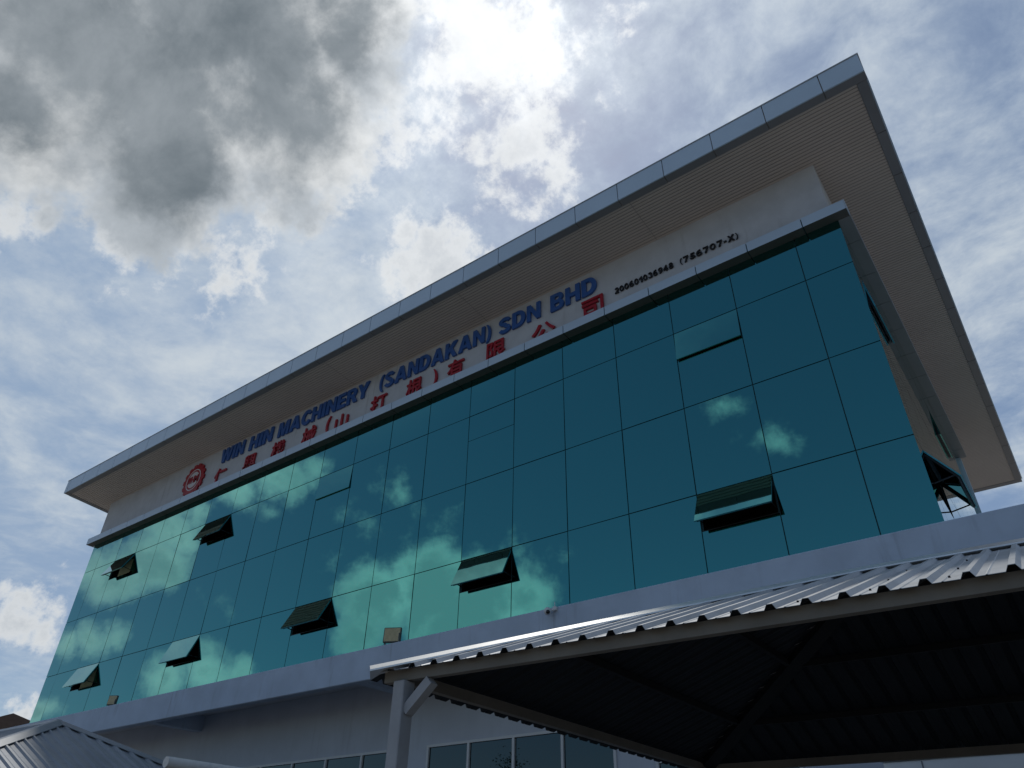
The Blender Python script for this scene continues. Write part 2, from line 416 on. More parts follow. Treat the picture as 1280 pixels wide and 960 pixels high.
def awning(parent, x0, x1, zt, ang, xform=lambda p: p, axis_mat='glass'):
    """top-hung sash hinged at zt: frame, pane, stays"""
    w = MB(); zb = zt - SASH
    # fixed dark reveal frame round the opening
    w.box(x0 - GAP + .004, x0 + .022, .026, .14, zb, zt); w.box(x1 - .022, x1 + GAP - .004, .026, .14, zb, zt)
    w.box(x0 + .022, x1 - .022, .026, .14, zb - .02, zb + .028); w.box(x0 + .022, x1 - .022, .026, .14, zt - .03, zt)
    fr = mk('awning_window', [xform(p) for p in w.v], w.f, 'darkframe', parent)
    a = R(ang)
    s_ = MB(); t = .045
    xa, xb, za, zc = x0 + .026, x1 - .026, zb + .032, zt - .034
    y0, y1 = .0245, .055
    s_.box(xa, xa + t, y0, y1, za, zc); s_.box(xb - t, xb, y0, y1, za, zc)
    s_.box(xa + t, xb - t, y0, y1, za, za + t); s_.box(xa + t, xb - t, y0, y1, zc - t, zc)
    mk('sash_frame', [xform(p) for p in rotx(s_.v, zt, a)], s_.f, 'darkframe', fr)
    g_ = MB().box(x0, x1, 0, .024, zb + GAP, zt - .002)
    mk('pane', [xform(p) for p in rotx(g_.v, zt, a)], g_.f, axis_mat, fr)
    if ang > 2:
        for xx in (x0 + .05, x1 - .05):
            p0 = (xx, .06, zb + .12); p1 = rotx([(xx, .05, zb + .10)], zt, a)[0]
            b_ = MB().bar(p0, p1, .012, .02)
            mk('stay_arm', [xform(p) for p in b_.v], b_.f, 'darkframe', fr)
    return fr
for r_ in range(4):
    for k in range(21):
        x1, x0 = xs[k] - GAP * (k > 0), xs[k + 1] + GAP * (k < 20)
        zt, zb = zr[r_] - (GAP if r_ else 0), zr[r_ + 1] + (GAP if r_ < 3 else 0)
        if r_ in (1, 3) and openw(k):
            fr = awning(bld, x0, x1, zt, ANG[(r_, k)])
            pane(x0, x1, zb, zr[r_] - SASH - GAP, bld)
            box('transom', x0 + .02, x1 - .02, .03, .11, zr[r_] - SASH - .05, zr[r_] - SASH - .024, 'gasket', bld)
            if k == 18:  # pale panel added to stand in for the bright room inside
                mk('lit_room_panel', [(x0 + .30, .125, zt - .05), (x1 - .06, .20, zt - .05), (x1 - .06, .20, zt - .68), (x0 + .30, .125, zt - .68),
                             (x0 + .30, .14, zt - .05), (x1 - .06, .215, zt - .05), (x1 - .06, .215, zt - .68), (x0 + .30, .14, zt - .68)],
                   [(0, 3, 2, 1), (4, 5, 6, 7), (0, 1, 5, 4), (1, 2, 6, 5), (2, 3, 7, 6), (3, 0, 4, 7)], 'lit_room_panel', fr)
        else:
            pane(x0, x1, zb, zt, bld)
# right-hand side curtain wall, in the plane x = XR
ys = [.03, .55] + [.55 + PW * k for k in range(1, 8)] + [YB - .1]
def side(p): return (XR - p[1], p[0], p[2])       # front-style local (x along wall, y inward) -> side wall
for r_ in range(4):
    for k in range(len(ys) - 1):
        y0, y1 = ys[k] + (GAP if k else 0), ys[k + 1] - GAP
        zt, zb = zr[r_] - (GAP if r_ else 0), zr[r_ + 1] + (GAP if r_ < 3 else 0)
        if r_ in (1, 3) and k in (1, 5):
            awning(bld, y0, y1, zt, {(1, 1): 6, (3, 1): 34, (1, 5): 5, (3, 5): 3}[(r_, k)], side)
            box('glass_pane', XR - .024, XR, y0, y1, zb, zr[r_] - SASH - GAP, 'glass', bld)
        else:
            box('glass_pane', XR - .024, XR, y0, y1, zb, zt, 'glass', bld)
for y in ys[1:-1]: box('mullion', XR - .12, XR - .026, y - .03, y + .03, ZBOT, ZTOP, 'gasket', bld)
box('corner_post', XR - .06, XR + .065, YB - .1, YB + .12, ZBOT, 12.36, 'panel', bld)
box('rear_upper_wall', -27.6, XR - .07, YB - .08, YB + .1, 5.56, 12.17, 'plaster', bld)
box('left_upper_wall', XL, XL + .02, .125, YB - .1, 5.56, 12.17, 'plaster', bld)

# band of cladding panels above the glass (front, right and left returns)
BZ0, BZ1, BE = 12.15, 12.385, .22
def lpanel(name, a0, a1, e_out, e_in, z0, z1, parent, mat, xf, t=.02, under=None):
    """face panel plus a folded return underneath: a along the wall, e outwards"""
    mb = MB()
    v = [(a0, e_out, z0), (a1, e_out, z0), (a1, e_in, z0), (a0, e_in, z0)]
    mb.box(a0, a1, -e_out, -e_out + t, z0, z1)
    mb.box(a0, a1, -e_out + t, -e_in, z0, z0 + t)
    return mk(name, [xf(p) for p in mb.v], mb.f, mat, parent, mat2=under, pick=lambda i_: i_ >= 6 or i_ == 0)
band = box('cornice_core', XL - BE + .022, XR + BE - .024, -BE + .022, YB, 12.173, 12.375, 'gasket', bld)
jx = [XR + BE - .004] + [-1.10 - 1.095 * k for k in range(0, 24)] + [XL - BE]
for i in range(len(jx) - 1):
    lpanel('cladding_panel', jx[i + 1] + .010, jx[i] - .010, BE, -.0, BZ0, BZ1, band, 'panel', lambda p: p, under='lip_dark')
jy = [.006] + [.75 + 1.095 * k for k in range(0, 10)] + [YB]
for i in range(len(jy) - 1):
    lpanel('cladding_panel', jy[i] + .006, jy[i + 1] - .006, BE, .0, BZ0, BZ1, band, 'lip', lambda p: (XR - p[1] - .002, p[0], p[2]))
for i in range(len(jy) - 1):
    lpanel('cladding_panel', jy[i] + .006, jy[i + 1] - .006, BE, .0, BZ0, BZ1, band, 'panel', lambda p: (XL + p[1] + .002, p[0], p[2]))

box('corner_trim', XR + BE - .009, XR + BE + .001, -BE, .004, BZ0 + .001, BZ1, 'panel', band)
# sign wall above the band
SL = -.075
def soff(y): return 13.85 + SL * y
def prism_wall(name, x0, x1, y0, y1, z0, mat, parent):
    v = [(x0, y0, z0), (x1, y0, z0), (x1, y1, z0), (x0, y1, z0), (x0, y0, soff(y0)), (x1, y0, soff(y0)), (x1, y1, soff(y1)), (x0, y1, soff(y1))]
    return mk(name, v, BF, mat, parent)
prism_wall('sign_wall', -27.66, -.60, .0, YB - .02, 12.38, 'plaster', bld)

# big roof: soffit strips, fascia panels, top sheet
RX0, RX1, RY0, RY1 = -28.55, .83, -1.45, 15.1
LIP = .20
mb = MB(); pitch_ = .08; y = RY0 + LIP; cuts = [RX1 - LIP, -4.12, -9.02, -13.97, -18.9, -23.8, RX0 + LIP]
while y < RY1 - LIP - .01:
    for i in range(len(cuts) - 1):
        xa, xb = cuts[i + 1] + .006, cuts[i] - .006
        p = [(y + .003, .012), (y + .016, 0.0), (y + .052, 0.0), (y + .066, .012)]
        v = [(x, q, soff(q) + h) for x in (xa, xb) for q, h in p]
        mb.add(v, [(0, 4, 5, 1), (1, 5, 6, 2), (2, 6, 7, 3)])
    y += pitch_
mb.build('soffit_lining', 'soffit', bld, 'stuff')
def slab(name, x0, x1, y0, y1, h0, h1, mat, parent):
    v = [(x, q, soff(q) + h) for h in (h0, h1) for x, q in ((x0, y0), (x1, y0), (x1, y1), (x0, y1))]
    return mk(name, v, BF, mat, parent)
roof = slab('roof_deck', RX0 + .03, RX1 - .03, RY0 + .03, RY1 - .03, .014, .47, 'soffit_gap', bld)
slab('roof_covering', RX0 - .01, RX1 + .01, RY0 - .01, RY1 + .01, .502, .53, 'roofsheet', roof)
def fascia(name, along, a0, a1, mat_f, mat_r):
    """folded fascia panel following the roof pitch; face + underside return"""
    for kind_, mt_ in (('face', mat_f), ('ret', mat_r)):
        mb = MB()
        if along == 'front': pts = [(a0, RY0), (a1, RY0)] ; ins = (0, 1)
        elif along == 'rear': pts = [(a0, RY1), (a1, RY1)]; ins = (0, -1)
        elif along == 'right': pts = [(RX1, a0), (RX1, a1)]; ins = (-1, 0)
        else: pts = [(RX0, a0), (RX0, a1)]; ins = (1, 0)
        dep = .025 if kind_ == 'face' else LIP
        h0, h1 = (-.012, .50) if kind_ == 'face' else (-.010, .012)
        off = 0 if kind_ == 'face' else .026
        v = []
        for h in (h0, h1):
            for (px, py), dd in ((pts[0], off), (pts[1], off), (pts[1], dep), (pts[0], dep)):
                X, Y = px + ins[0] * dd, py + ins[1] * dd
                v.append((X, Y, soff(Y) + h))
        o = mk('fascia_panel' if kind_ == 'face' else 'panel_return', v, BF, mt_, roof)
jf = [RX1] + [.088 - 1.093 * k for k in range(0, 27)] + [RX0]
jf = [a for i, a in enumerate(jf) if i == 0 or jf[i - 1] - a > .2]
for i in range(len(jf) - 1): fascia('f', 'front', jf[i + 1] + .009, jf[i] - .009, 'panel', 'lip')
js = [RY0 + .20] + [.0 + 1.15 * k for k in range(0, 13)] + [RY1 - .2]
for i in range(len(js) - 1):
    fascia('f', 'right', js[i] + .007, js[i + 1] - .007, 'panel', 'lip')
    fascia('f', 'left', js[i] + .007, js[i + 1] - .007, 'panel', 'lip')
fascia('f', 'rear', RX0 + .03, RX1 - .03, 'panel', 'lip')

# ------------------------------------------------------------------ signs
dg = None
def glyph(ch, bold, ext, flip=False):
    cu = bpy.data.curves.new('glyph', 'FONT'); cu.body = ch; cu.size = 1.0; cu.offset = bold; cu.extrude = ext
    cu.resolution_u = 3
    o = bpy.data.objects.new('glyph', cu); COL.objects.link(o)
    bpy.context.view_layer.update()
    dgp = bpy.context.evaluated_depsgraph_get()
    me = bpy.data.meshes.new_from_object(o.evaluated_get(dgp))
    vs_ = [v.co.copy() for v in me.vertices]; fs = [tuple(p_.vertices) for p_ in me.polygons]
    bpy.data.objects.remove(o); bpy.data.curves.remove(cu); bpy.data.meshes.remove(me)
    return vs_, fs
def arc(cx_, cy_, rx, ry, a0, a1, n_=14):
    return [(cx_ + rx * math.cos(R(a0 + (a1 - a0) * i / n_)), cy_ + ry * math.sin(R(a0 + (a1 - a0) * i / n_))) for i in range(n_ + 1)]
def stroke(path, t):
    L_, R_ = [], []
    for i, p in enumerate(path):
        a = Vector(path[max(i - 1, 0)]); b = Vector(path[min(i + 1, len(path) - 1)]); dd = (b - a).normalized(); nn = Vector((-dd.y, dd.x))
        L_.append(tuple(Vector(p) + nn * t / 2)); R_.append(tuple(Vector(p) - nn * t / 2))
    return L_ + R_[::-1]
LET = {}                                           # heavy grotesque capitals: width, outlines (holes by even-odd)
LET['I'] = [[(0, 0), (.25, 0), (.25, 1), (0, 1)]]
LET['H'] = [[(0, 0), (.24, 0), (.24, .39), (.54, .39), (.54, 0), (.78, 0), (.78, 1), (.54, 1), (.54, .60), (.24, .60), (.24, 1), (0, 1)]]
LET['N'] = [[(0, 0), (.22, 0), (.22, .60), (.55, 0), (.78, 0), (.78, 1), (.56, 1), (.56, .40), (.23, 1), (0, 1)]]
LET['M'] = [[(0, 0), (.21, 0), (.21, .68), (.38, 0), (.57, 0), (.74, .68), (.74, 0), (.95, 0), (.95, 1), (.64, 1), (.475, .38), (.31, 1), (0, 1)]]
LET['W'] = [[(.20, 0), (.43, 0), (.575, .60), (.72, 0), (.95, 0), (1.15, 1), (.92, 1), (.82, .38), (.69, 1), (.46, 1), (.33, .38), (.23, 1), (0, 1)]]
LET['A'] = [[(0, 0), (.24, 0), (.30, .18), (.60, .18), (.66, 0), (.90, 0), (.58, 1), (.32, 1)], [(.36, .37), (.45, .70), (.54, .37)]]
LET['E'] = [[(0, 0), (.66, 0), (.66, .20), (.24, .20), (.24, .41), (.60, .41), (.60, .60), (.24, .60), (.24, .80), (.65, .80), (.65, 1), (0, 1)]]
LET['Y'] = [[(.31, 0), (.55, 0), (.55, .40), (.87, 1), (.60, 1), (.43, .63), (.26, 1), (0, 1), (.31, .40)]]
LET['K'] = [[(0, 0), (.24, 0), (.24, .27), (.34, .40), (.55, 0), (.84, 0), (.50, .58), (.82, 1), (.53, 1), (.24, .58), (.24, 1), (0, 1)]]
LET['D'] = [[(0, 0), (.34, 0)] + arc(.34, .5, .44, .5, -90, 90) + [(0, 1)], [(.24, .20), (.32, .20)] + arc(.32, .5, .22, .30, -90, 90) + [(.24, .80)]]
LET['B'] = [[(0, 0), (.46, 0)] + arc(.46, .28, .28, .28, -90, 62, 10) + arc(.44, .755, .26, .245, -50, 90, 10) + [(0, 1)],
            [(.24, .18), (.40, .18)] + arc(.40, .295, .11, .115, -90, 90, 8) + [(.24, .41)], [(.24, .60), (.38, .60)] + arc(.38, .71, .10, .11, -90, 90, 8) + [(.24, .82)]]
LET['R'] = [[(0, 0), (.24, 0), (.24, .40), (.34, .40), (.54, 0), (.82, 0), (.60, .44)] + arc(.46, .71, .28, .29, -55, 90, 12) + [(0, 1)],
            [(.24, .58), (.40, .58)] + arc(.40, .695, .11, .115, -90, 90, 8) + [(.24, .81)]]
LET['C'] = [arc(.43, .5, .43, .52, 32, 328, 26) + arc(.43, .5, .20, .31, 325, 35, 22)]
_s = arc(.37, .735, .255, .165, 12, 250, 16) + [(.40, .525)] + arc(.37, .265, .265, .165, 80, -168, 18)
LET['S'] = [stroke(_s, .205)]
LET['('] = [arc(.46, .42, .46, .70, 128, 232, 14) + arc(.62, .42, .46, .78, 228, 132, 14)]
LET[')'] = [[(.36 - x, y) for x, y in q] for q in LET['(']]
LET['1'] = [[(.19, 0), (.37, 0), (.37, .74), (.23, .74)][0:0] + [(.22, 0), (.42, 0), (.42, 1), (.26, 1), (.18, .86), (0, .76), (0, .59), (.22, .70)]]
def ell(cx_, cy_, rx, ry): return arc(cx_, cy_, rx, ry, 0, 345, 23)
LAY = {}                                           # digits as overlapping layers, each a set of outlines
LAY['0'] = [[ell(.30, .5, .30, .5), ell(.30, .5, .14, .34)]]
LAY['1'] = [LET['1']]
LAY['2'] = [[stroke(arc(.29, .70, .21, .22, 165, -40, 12) + [(.14, .14)], .16)], [[(.02, 0), (.58, 0), (.58, .16), (.02, .16)]]]
LAY['3'] = [[stroke(arc(.28, .72, .20, .20, 160, -80, 12), .155)], [stroke(arc(.28, .29, .22, .21, 85, -165, 14), .155)]]
LAY['4'] = [[[(.34, 0), (.50, 0), (.50, .22), (.62, .22), (.62, .37), (.50, .37), (.50, 1), (.34, 1), (0, .37), (0, .22), (.34, .22)], [(.15, .37), (.34, .37), (.34, .72)]]]
LAY['5'] = [[[(.10, .46), (.25, .50), (.27, .84), (.56, .84), (.56, 1), (.14, 1)]], [stroke(arc(.29, .31, .22, .23, 140, -165, 16), .155)]]
LAY['6'] = [[ell(.30, .31, .30, .31), ell(.30, .31, .145, .165)], [stroke(arc(.42, .42, .34, .50, 190, 82, 12), .15)]]
LAY['9'] = [[[(.60 - x, 1 - y) for x, y in q] for q in lay] for lay in LAY['6']]
LAY['7'] = [[[(.14, 0), (.32, 0), (.58, .84), (.58, 1), (.02, 1), (.02, .84), (.40, .84)]]]
LAY['8'] = [[ell(.30, .28, .30, .28), ell(.30, .28, .14, .14)], [ell(.30, .75, .26, .25), ell(.30, .75, .11, .12)]]
LAY['-'] = [[[(0, .32), (.30, .32), (.30, .48), (0, .48)]]]
LAY['X'] = [[[(0, 0), (.20, 0), (.33, .32), (.46, 0), (.66, 0), (.43, .51), (.65, 1), (.45, 1), (.33, .69), (.21, 1), (.01, 1), (.23, .51)]]]
LAY['('] = [[arc(.36, .42, .36, .66, 128, 232, 12) + arc(.46, .42, .36, .72, 230, 130, 12)]]
LAY[')'] = [[[(.28 - x, y) for x, y in q] for q in LAY['('][0]]]
def digit_mesh(ch):
    V_, F_ = [], []
    for k, lay in enumerate(LAY[ch]):
        LET['_tmp'] = lay; vs_, fs = letter_mesh('_tmp'); n_ = len(V_)
        V_ += [Vector((v.x, v.y, v.z + k * .06)) for v in vs_]; F_ += [tuple(i + n_ for i in q) for q in fs]
    return V_, F_
def letter_mesh(ch):
    cu = bpy.data.curves.new('letter', 'CURVE'); cu.dimensions = '2D'; cu.fill_mode = 'BOTH'; cu.extrude = .5
    for q in LET[ch]:
        sp_ = cu.splines.new('POLY'); sp_.points.add(len(q) - 1); sp_.use_cyclic_u = True
        for pt, (x, y) in zip(sp_.points, q): pt.co = (x, y, 0, 1)
    o = bpy.data.objects.new('letter', cu); COL.objects.link(o); bpy.context.view_layer.update()
    me = bpy.data.meshes.new_from_object(o.evaluated_get(bpy.context.evaluated_depsgraph_get()))
    vs_ = [v.co.copy() for v in me.vertices]; fs = [tuple(p_.vertices) for p_ in me.polygons]
    bpy.data.objects.remove(o); bpy.data.curves.remove(cu); bpy.data.meshes.remove(me)
    return vs_, fs
def txt_next(text, g, gl_):
    i = next(k for k, q in enumerate(gl_) if q is g); return text[i + 1] if i + 1 < len(text) else ''
def place_word(parent, text, x0, x1, zb, zt, mat, bold, gap=.07, name='letter', depth=.05, slope=0.0):
    gl_ = []
    for ch in text:
        if ch == ' ': gl_.append(None); continue
        vs_, fs = letter_mesh(ch) if mat == 'blue' else digit_mesh(ch)
        a = min(v.x for v in vs_); b = max(v.x for v in vs_)
        gl_.append((vs_, fs, a, b))
    h0, h1 = 0, 1
    wid = sum((.30 if g is None else g[3] - g[2]) for g in gl_) + gap * (len(gl_) - 1) - .10 * text[1:].count('Y')
    sx = (x1 - x0) / wid; sz = (zt - zb) / (h1 - h0); x = x0
    for g in gl_:
        if g is None: x += (.30 + gap) * sx; continue
        vs_, fs, a, b = g
        # glyph z (extrude axis) runs towards the viewer -> world -y
        vv = [(x + (v.x - a) * sx, -.012 - depth * (v.z + .5), zb + (v.y - h0) * sz + slope * (x - x0)) for v in vs_]
        mk(name, vv, fs, mat, parent)
        x += (b - a + gap) * sx - (.10 * sx if txt_next(text, g, gl_) == 'Y' else 0)
WZ = 13.2
eng = empty('company_name_sign', (-13, -.03, 13.2), 'blue raised capital letters reading WIN HIN MACHINERY (SANDAKAN) SDN BHD on white wall', 'sign')
for txt, a, b, z0, z1 in (('WIN', -20.34, -19.10, 13.235, 13.76), ('HIN', -18.80, -17.64, 13.215, 13.74), ('MACHINERY', -17.34, -13.30, 13.20, 13.72),
                          ('(SANDAKAN)', -12.86, -8.86, 13.18, 13.69), ('SDN', -8.60, -7.32, 13.15, 13.66), ('BHD', -7.02, -5.72, 13.12, 13.64)):
    place_word(eng, txt, a, b, z0, z1, 'blue', .028, gap=.09)
reg = empty('registration_number_sign', (-3.8, -.03, 12.8), 'small black raised digits 200601036948 (756707-X) on white wall', 'sign')
place_word(reg, '200601036948', -5.27, -3.82, 12.80, 12.965, 'black', .012, gap=.12, name='digit', depth=.03)
place_word(reg, '(756707-X)', -3.66, -2.35, 12.80, 12.965, 'black', .012, gap=.12, name='digit', depth=.03)
chi = empty('chinese_name_sign', (-13, -.03, 12.5), 'red raised Chinese characters below the blue company name', 'sign')
for ch, a, b in (('仁', -20.42, -19.80), ('興', -18.86, -18.27), ('機', -17.46, -16.84), ('械', -16.02, -15.42), ('(', -14.96, -14.79), ('山', -14.56, -14.02),
                 ('打', -13.11, -12.50), ('根', -11.74, -11.17), (')', -10.78, -10.62), ('有', -10.27, -9.72), ('限', -8.97, -8.38), ('公', -7.58, -6.90), ('司', -6.15, -5.58)):
    vs_, fs = glyph(ch, .013, .5)
    x0, x1 = min(v.x for v in vs_), max(v.x for v in vs_); y0, y1 = min(v.y for v in vs_), max(v.y for v in vs_)
    zt, zb = {'(': (13.06, 12.44), ')': (13.03, 12.44), '山': (12.95, 12.44), '公': (12.90, 12.30), '司': (12.98, 12.41)}.get(ch, (13.03, 12.42))
    vv = [(a + (v.x - x0) / (x1 - x0) * (b - a), -.012 - .05 * (v.z + .5), zb + (v.y - y0) / (y1 - y0) * (zt - zb)) for v in vs_]
    mk('character', vv, fs, 'red', chi)
# gear emblem
lg = empty('gear_emblem', (-21.73, -.03, 12.45), 'round red gear emblem with letters in a white ring', 'sign')
cx, cz, n = -21.735, 13.06, 14
def ring(name, prof, y0, y1, mat, parent, inner=None):
    pts = prof; k = len(pts); v = []; f = []
    if inner is None:
        v = [(x, y0, z) for x, z in pts] + [(x, y1, z) for x, z in pts]
        f = [tuple(range(k)), tuple(range(2 * k - 1, k - 1, -1))] + [(i, k + i, k + (i + 1) % k, (i + 1) % k) for i in range(k)]
    else:
        v = [(x, y0, z) for x, z in pts] + [(x, y0, z) for x, z in inner] + [(x, y1, z) for x, z in pts] + [(x, y1, z) for x, z in inner]
        for i in range(k):
            j = (i + 1) % k
            f += [(i, j, k + j, k + i), (2 * k + i, 3 * k + i, 3 * k + j, 2 * k + j), (i, 2 * k + i, 2 * k + j, j), (k + i, k + j, 3 * k + j, 3 * k + i)]
    return mk(name, v, f, mat, parent)
gear = []
for i in range(n):
    for da, rr in ((-.42, .545), (-.30, .615), (.16, .615), (.30, .545)):
        a = 2 * math.pi * (i + da) / n; gear.append((cx + rr * math.cos(a), cz + rr * math.sin(a)))
gw = ring('gear_wheel', gear, -.06, -.012, 'red', lg)
def circ(r, k=40): return [(cx + r * math.cos(2 * math.pi * i / k), cz + r * math.sin(2 * math.pi * i / k)) for i in range(k)]
ring('white_ring', circ(.40), -.068, -.058, 'logo_white', gw, circ(.365))
ring('white_disc', circ(.30), -.070, -.0585, 'logo_white', gw)
for txt, a, b in (('W', cx - .30, cx - .10), ('H', cx - .08, cx + .08), ('M', cx + .10, cx + .30)):
    vs_, fs = glyph(txt, .02, .5)
    x0, x1 = min(v.x for v in vs_), max(v.x for v in vs_); y0, y1 = min(v.y for v in vs_), max(v.y for v in vs_)
    mk('letter', [(a + (v.x - x0) / (x1 - x0) * (b - a), -.071 - .02 * (v.z + .5), cz - .13 + (v.y - y0) / (y1 - y0) * .26) for v in vs_], fs, 'red', gw)

# ------------------------------------------------------------------ hip-roofed steel shelters
def hip_shelter(name, label, x0, x1, yf, yr, skew, z_eave, rise, endrun, sheet, beam, post, cap, posts, group=None, braces=()):
    """corrugated hip roof on posts. plan rectangle x0..x1, yf..yr sheared by y += skew*x"""
    th = empty(name, ((x0 + x1) / 2, (yf + yr) / 2 + skew * (x0 + x1) / 2, 0), label, 'carport', group)
    S_ = lambda x, y, z: (x, y + skew * x, z)
    half = (yr - yf) / 2; ym = (yf + yr) / 2
    prof = []; u = 0
    def prof_at(L):
        out_ = [(0, 0)]; k = 0
        while True:
            c = .10 + .2 * k
            if c + .05 > L: break
            out_ += [(c - .034, 0), (c - .016, .032), (c + .016, .032), (c + .034, 0), (c + .075, 0), (c + .083, .004), (c + .091, 0)]
            k += 1
        out_.append((L, 0)); return [q for q in out_ if q[0] <= L]
    def face(L, P, run_at, rise_at, over=.05):
        """P(u, t) -> plan point, t inward distance; one object per 0.8 m sheet"""
        pr_ = prof_at(L); a = 0
        while a < L - .05:
            b = min(a + .8, L)
            us = [q for q in pr_ if a - .001 <= q[0] <= b + .001]
            if not us or us[0][0] > a + .001: us = [(a, 0)] + us
            if us[-1][0] < b - .001: us = us + [(b, 0)]
            v = []; f = []; k = len(us)
            for (uu, hh) in us:
                rn = run_at(uu)
                for t in (-over, max(rn, .0)):
                    for dz in (0, -.003):
                        p = P(uu, t); v.append(S_(p[0], p[1], z_eave + rise_at(t) + hh + dz))
            for i in range(k - 1):
                q = 4 * i
                f += [(q, q + 4, q + 6, q + 2), (q + 1, q + 3, q + 7, q + 5), (q, q + 1, q + 5, q + 4), (q + 2, q + 6, q + 7, q + 3)]
            mk('roof_sheet', v, f, sheet, th, mat2='sheet_under_shade', pick=lambda i_: i_ % 4 == 1)
            a = b
    Lx, Ly = x1 - x0, yr - yf
    rl = lambda t: rise * t / half; re = lambda t: rise * t / endrun
    face(Lx, lambda u, t: (x0 + u, yf + t), lambda u: min(half, u * half / endrun, (Lx - u) * half / endrun), rl)
    face(Lx, lambda u, t: (x0 + u, yr - t), lambda u: min(half, u * half / endrun, (Lx - u) * half / endrun), rl)
    face(Ly, lambda u, t: (x0 + t, yf + u), lambda u: min(u, Ly - u) * endrun / half, re, .14)
    face(Ly, lambda u, t: (x1 - t, yf + u), lambda u: min(u, Ly - u) * endrun / half, re, .14)
    # roofing screws along the purlin lines of the front slope
    sc = MB()
    for tt in (.06, .30, .62):
        k = 0
        while .2 * k < Lx - .2:
            u = .20 + .2 * k; k += 2
            if min(half, u * half / endrun, (Lx - u) * half / endrun) < tt * half + .12: continue
            X, Y, Z = S_(x0 + u, yf + tt * half, z_eave + rise * tt)
            sc.box(X - .0055, X + .0055, Y - .0055, Y + .0055, Z - .002, Z + .010)
    sc.build('roof_screws', 'shade_and_screw_steel', th, 'stuff')
    # caps along hips and ridge
    A, B = (x0 + endrun, ym, z_eave + rise), (x1 - endrun, ym, z_eave + rise)
    def capbar(p, q, nl, nr, ext=0.0):
        p, q = Vector(p), Vector(q); t = (q - p).normalized(); p = p - t * ext; v = []
        wv, lift = .15, .040
        for r in (p, q):
            base = r + Vector((0, 0, lift))
            for nn, s in ((nl, 1), (nr, 1)):
                pass
            L_ = base + Vector(nl) * wv; R_ = base + Vector(nr) * wv
            tl = base + Vector(nl) * .03 + Vector((0, 0, .022)); tr = base + Vector(nr) * .03 + Vector((0, 0, .022))
            row = [L_ - Vector((0, 0, .012)), L_, tl, tr, R_, R_ - Vector((0, 0, .012))]
            v += [S_(*w) for w in row]
        f = [(i, i + 1, i + 7, i + 6) for i in range(5)] + [(0, 6, 11, 5)]
        mk('ridge_cap', v, f, cap, th)
    sl_ = rise / half; se = rise / endrun
    def dn(dx, dy):  # unit downhill-sideways vector on a face
        w = Vector((dx, dy, 0)); 
        return w
    fr_ = Vector((0, -1, -sl_)).normalized(); bk = Vector((0, 1, -sl_)).normalized()
    lf = Vector((-1, 0, -se)).normalized(); rt = Vector((1, 0, -se)).normalized()
    capbar(A, B, fr_, bk)
    C = [(x0, yf), (x0, yr), (x1, yf), (x1, yr)]
    for (px, py), apex, n1, n2 in ((C[0], A, fr_, lf), (C[1], A, bk, lf), (C[2], B, fr_, rt), (C[3], B, bk, rt)):
        # sideways vectors lying in each face, square to the hip
        h_ = (Vector(apex) - Vector((px, py, z_eave))).normalized()
        n1p = (n1 - h_ * n1.dot(h_)).normalized(); n2p = (n2 - h_ * n2.dot(h_)).normalized()
        capbar((px, py, z_eave), apex, n1p, n2p, .12)
        b_ = MB().bar(S_(px + (.1 if px == x0 else -.1), py + (.1 if py == yf else -.1), z_eave - .035), S_(apex[0], apex[1], apex[2] - .055), .17, .06)
        b_.build('hip_rafter', 'shade_and_screw_steel', th)
    # purlins
    for tt in (.30, .62):
        for sgn, yb in ((1, yf), (-1, yr)):
            yy = yb + sgn * tt * half; zz = z_eave + rise * tt - .04
            xa, xb = x0 + endrun * tt + .03, x1 - endrun * tt - .03
            MB().bar(S_(xa, yy, zz), S_(xb, yy, zz), .05, .06).build('purlin', 'shade_and_screw_steel', th)
        for sgn, xb_ in ((1, x0), (-1, x1)):
            xx = xb_ + sgn * tt * endrun; zz = z_eave + rise * tt - .04
            MB().bar(S_(xx, yf + tt * half + .03, zz), S_(xx, yr - tt * half - .03, zz), .05, .06).build('purlin', 'shade_and_screw_steel', th)
    MB().bar(S_(x0 + endrun, ym, z_eave + rise - .10), S_(x1 - endrun, ym, z_eave + rise - .10), .05, .10).build('ridge_beam', 'shade_and_screw_steel', th)
    # perimeter beams
    i_ = .05
    for p, q in ((S_(x0 - .02, yf + i_, z_eave - .044), S_(x1, yf + i_, z_eave - .044)), (S_(x0, yr - i_, z_eave - .044), S_(x1, yr - i_, z_eave - .044))):
        MB().bar(p, q, .06, .082).build('eave_beam', beam, th)
    for xx in (x0 + .10, x1 - .10):
        MB().bar(S_(xx, yf + .09, z_eave - .044), S_(xx, yr - .09, z_eave - .044), .06, .082).build('eave_beam', beam, th)
    for px, py in posts:
        X, Y, Z = S_(px, py, 0)
        box('post', X - .055, X + .055, Y - .06, Y + .06, 0, z_eave - .086, post, th, b=.006)
        box('base_plate', X - .12, X + .12, Y - .12, Y + .12, .0, .012, beam, th)
    for (px, py, dx, dy) in braces:
        a = Vector(S_(px + dx * .05, py + dy * .05, z_eave - .086 - .21)); b = Vector(S_(px + dx * .26, py + dy * .26, z_eave - .086 - .02))
        MB().bar(a, b, .08, .07).build('brace', post, th)
    return th
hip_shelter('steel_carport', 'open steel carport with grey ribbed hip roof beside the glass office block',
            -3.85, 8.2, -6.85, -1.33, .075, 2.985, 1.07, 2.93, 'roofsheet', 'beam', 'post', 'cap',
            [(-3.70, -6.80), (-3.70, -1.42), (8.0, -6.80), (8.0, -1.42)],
            braces=[(-3.70, -6.80, 1, 0), (8.0, -6.83, -1, 0)])
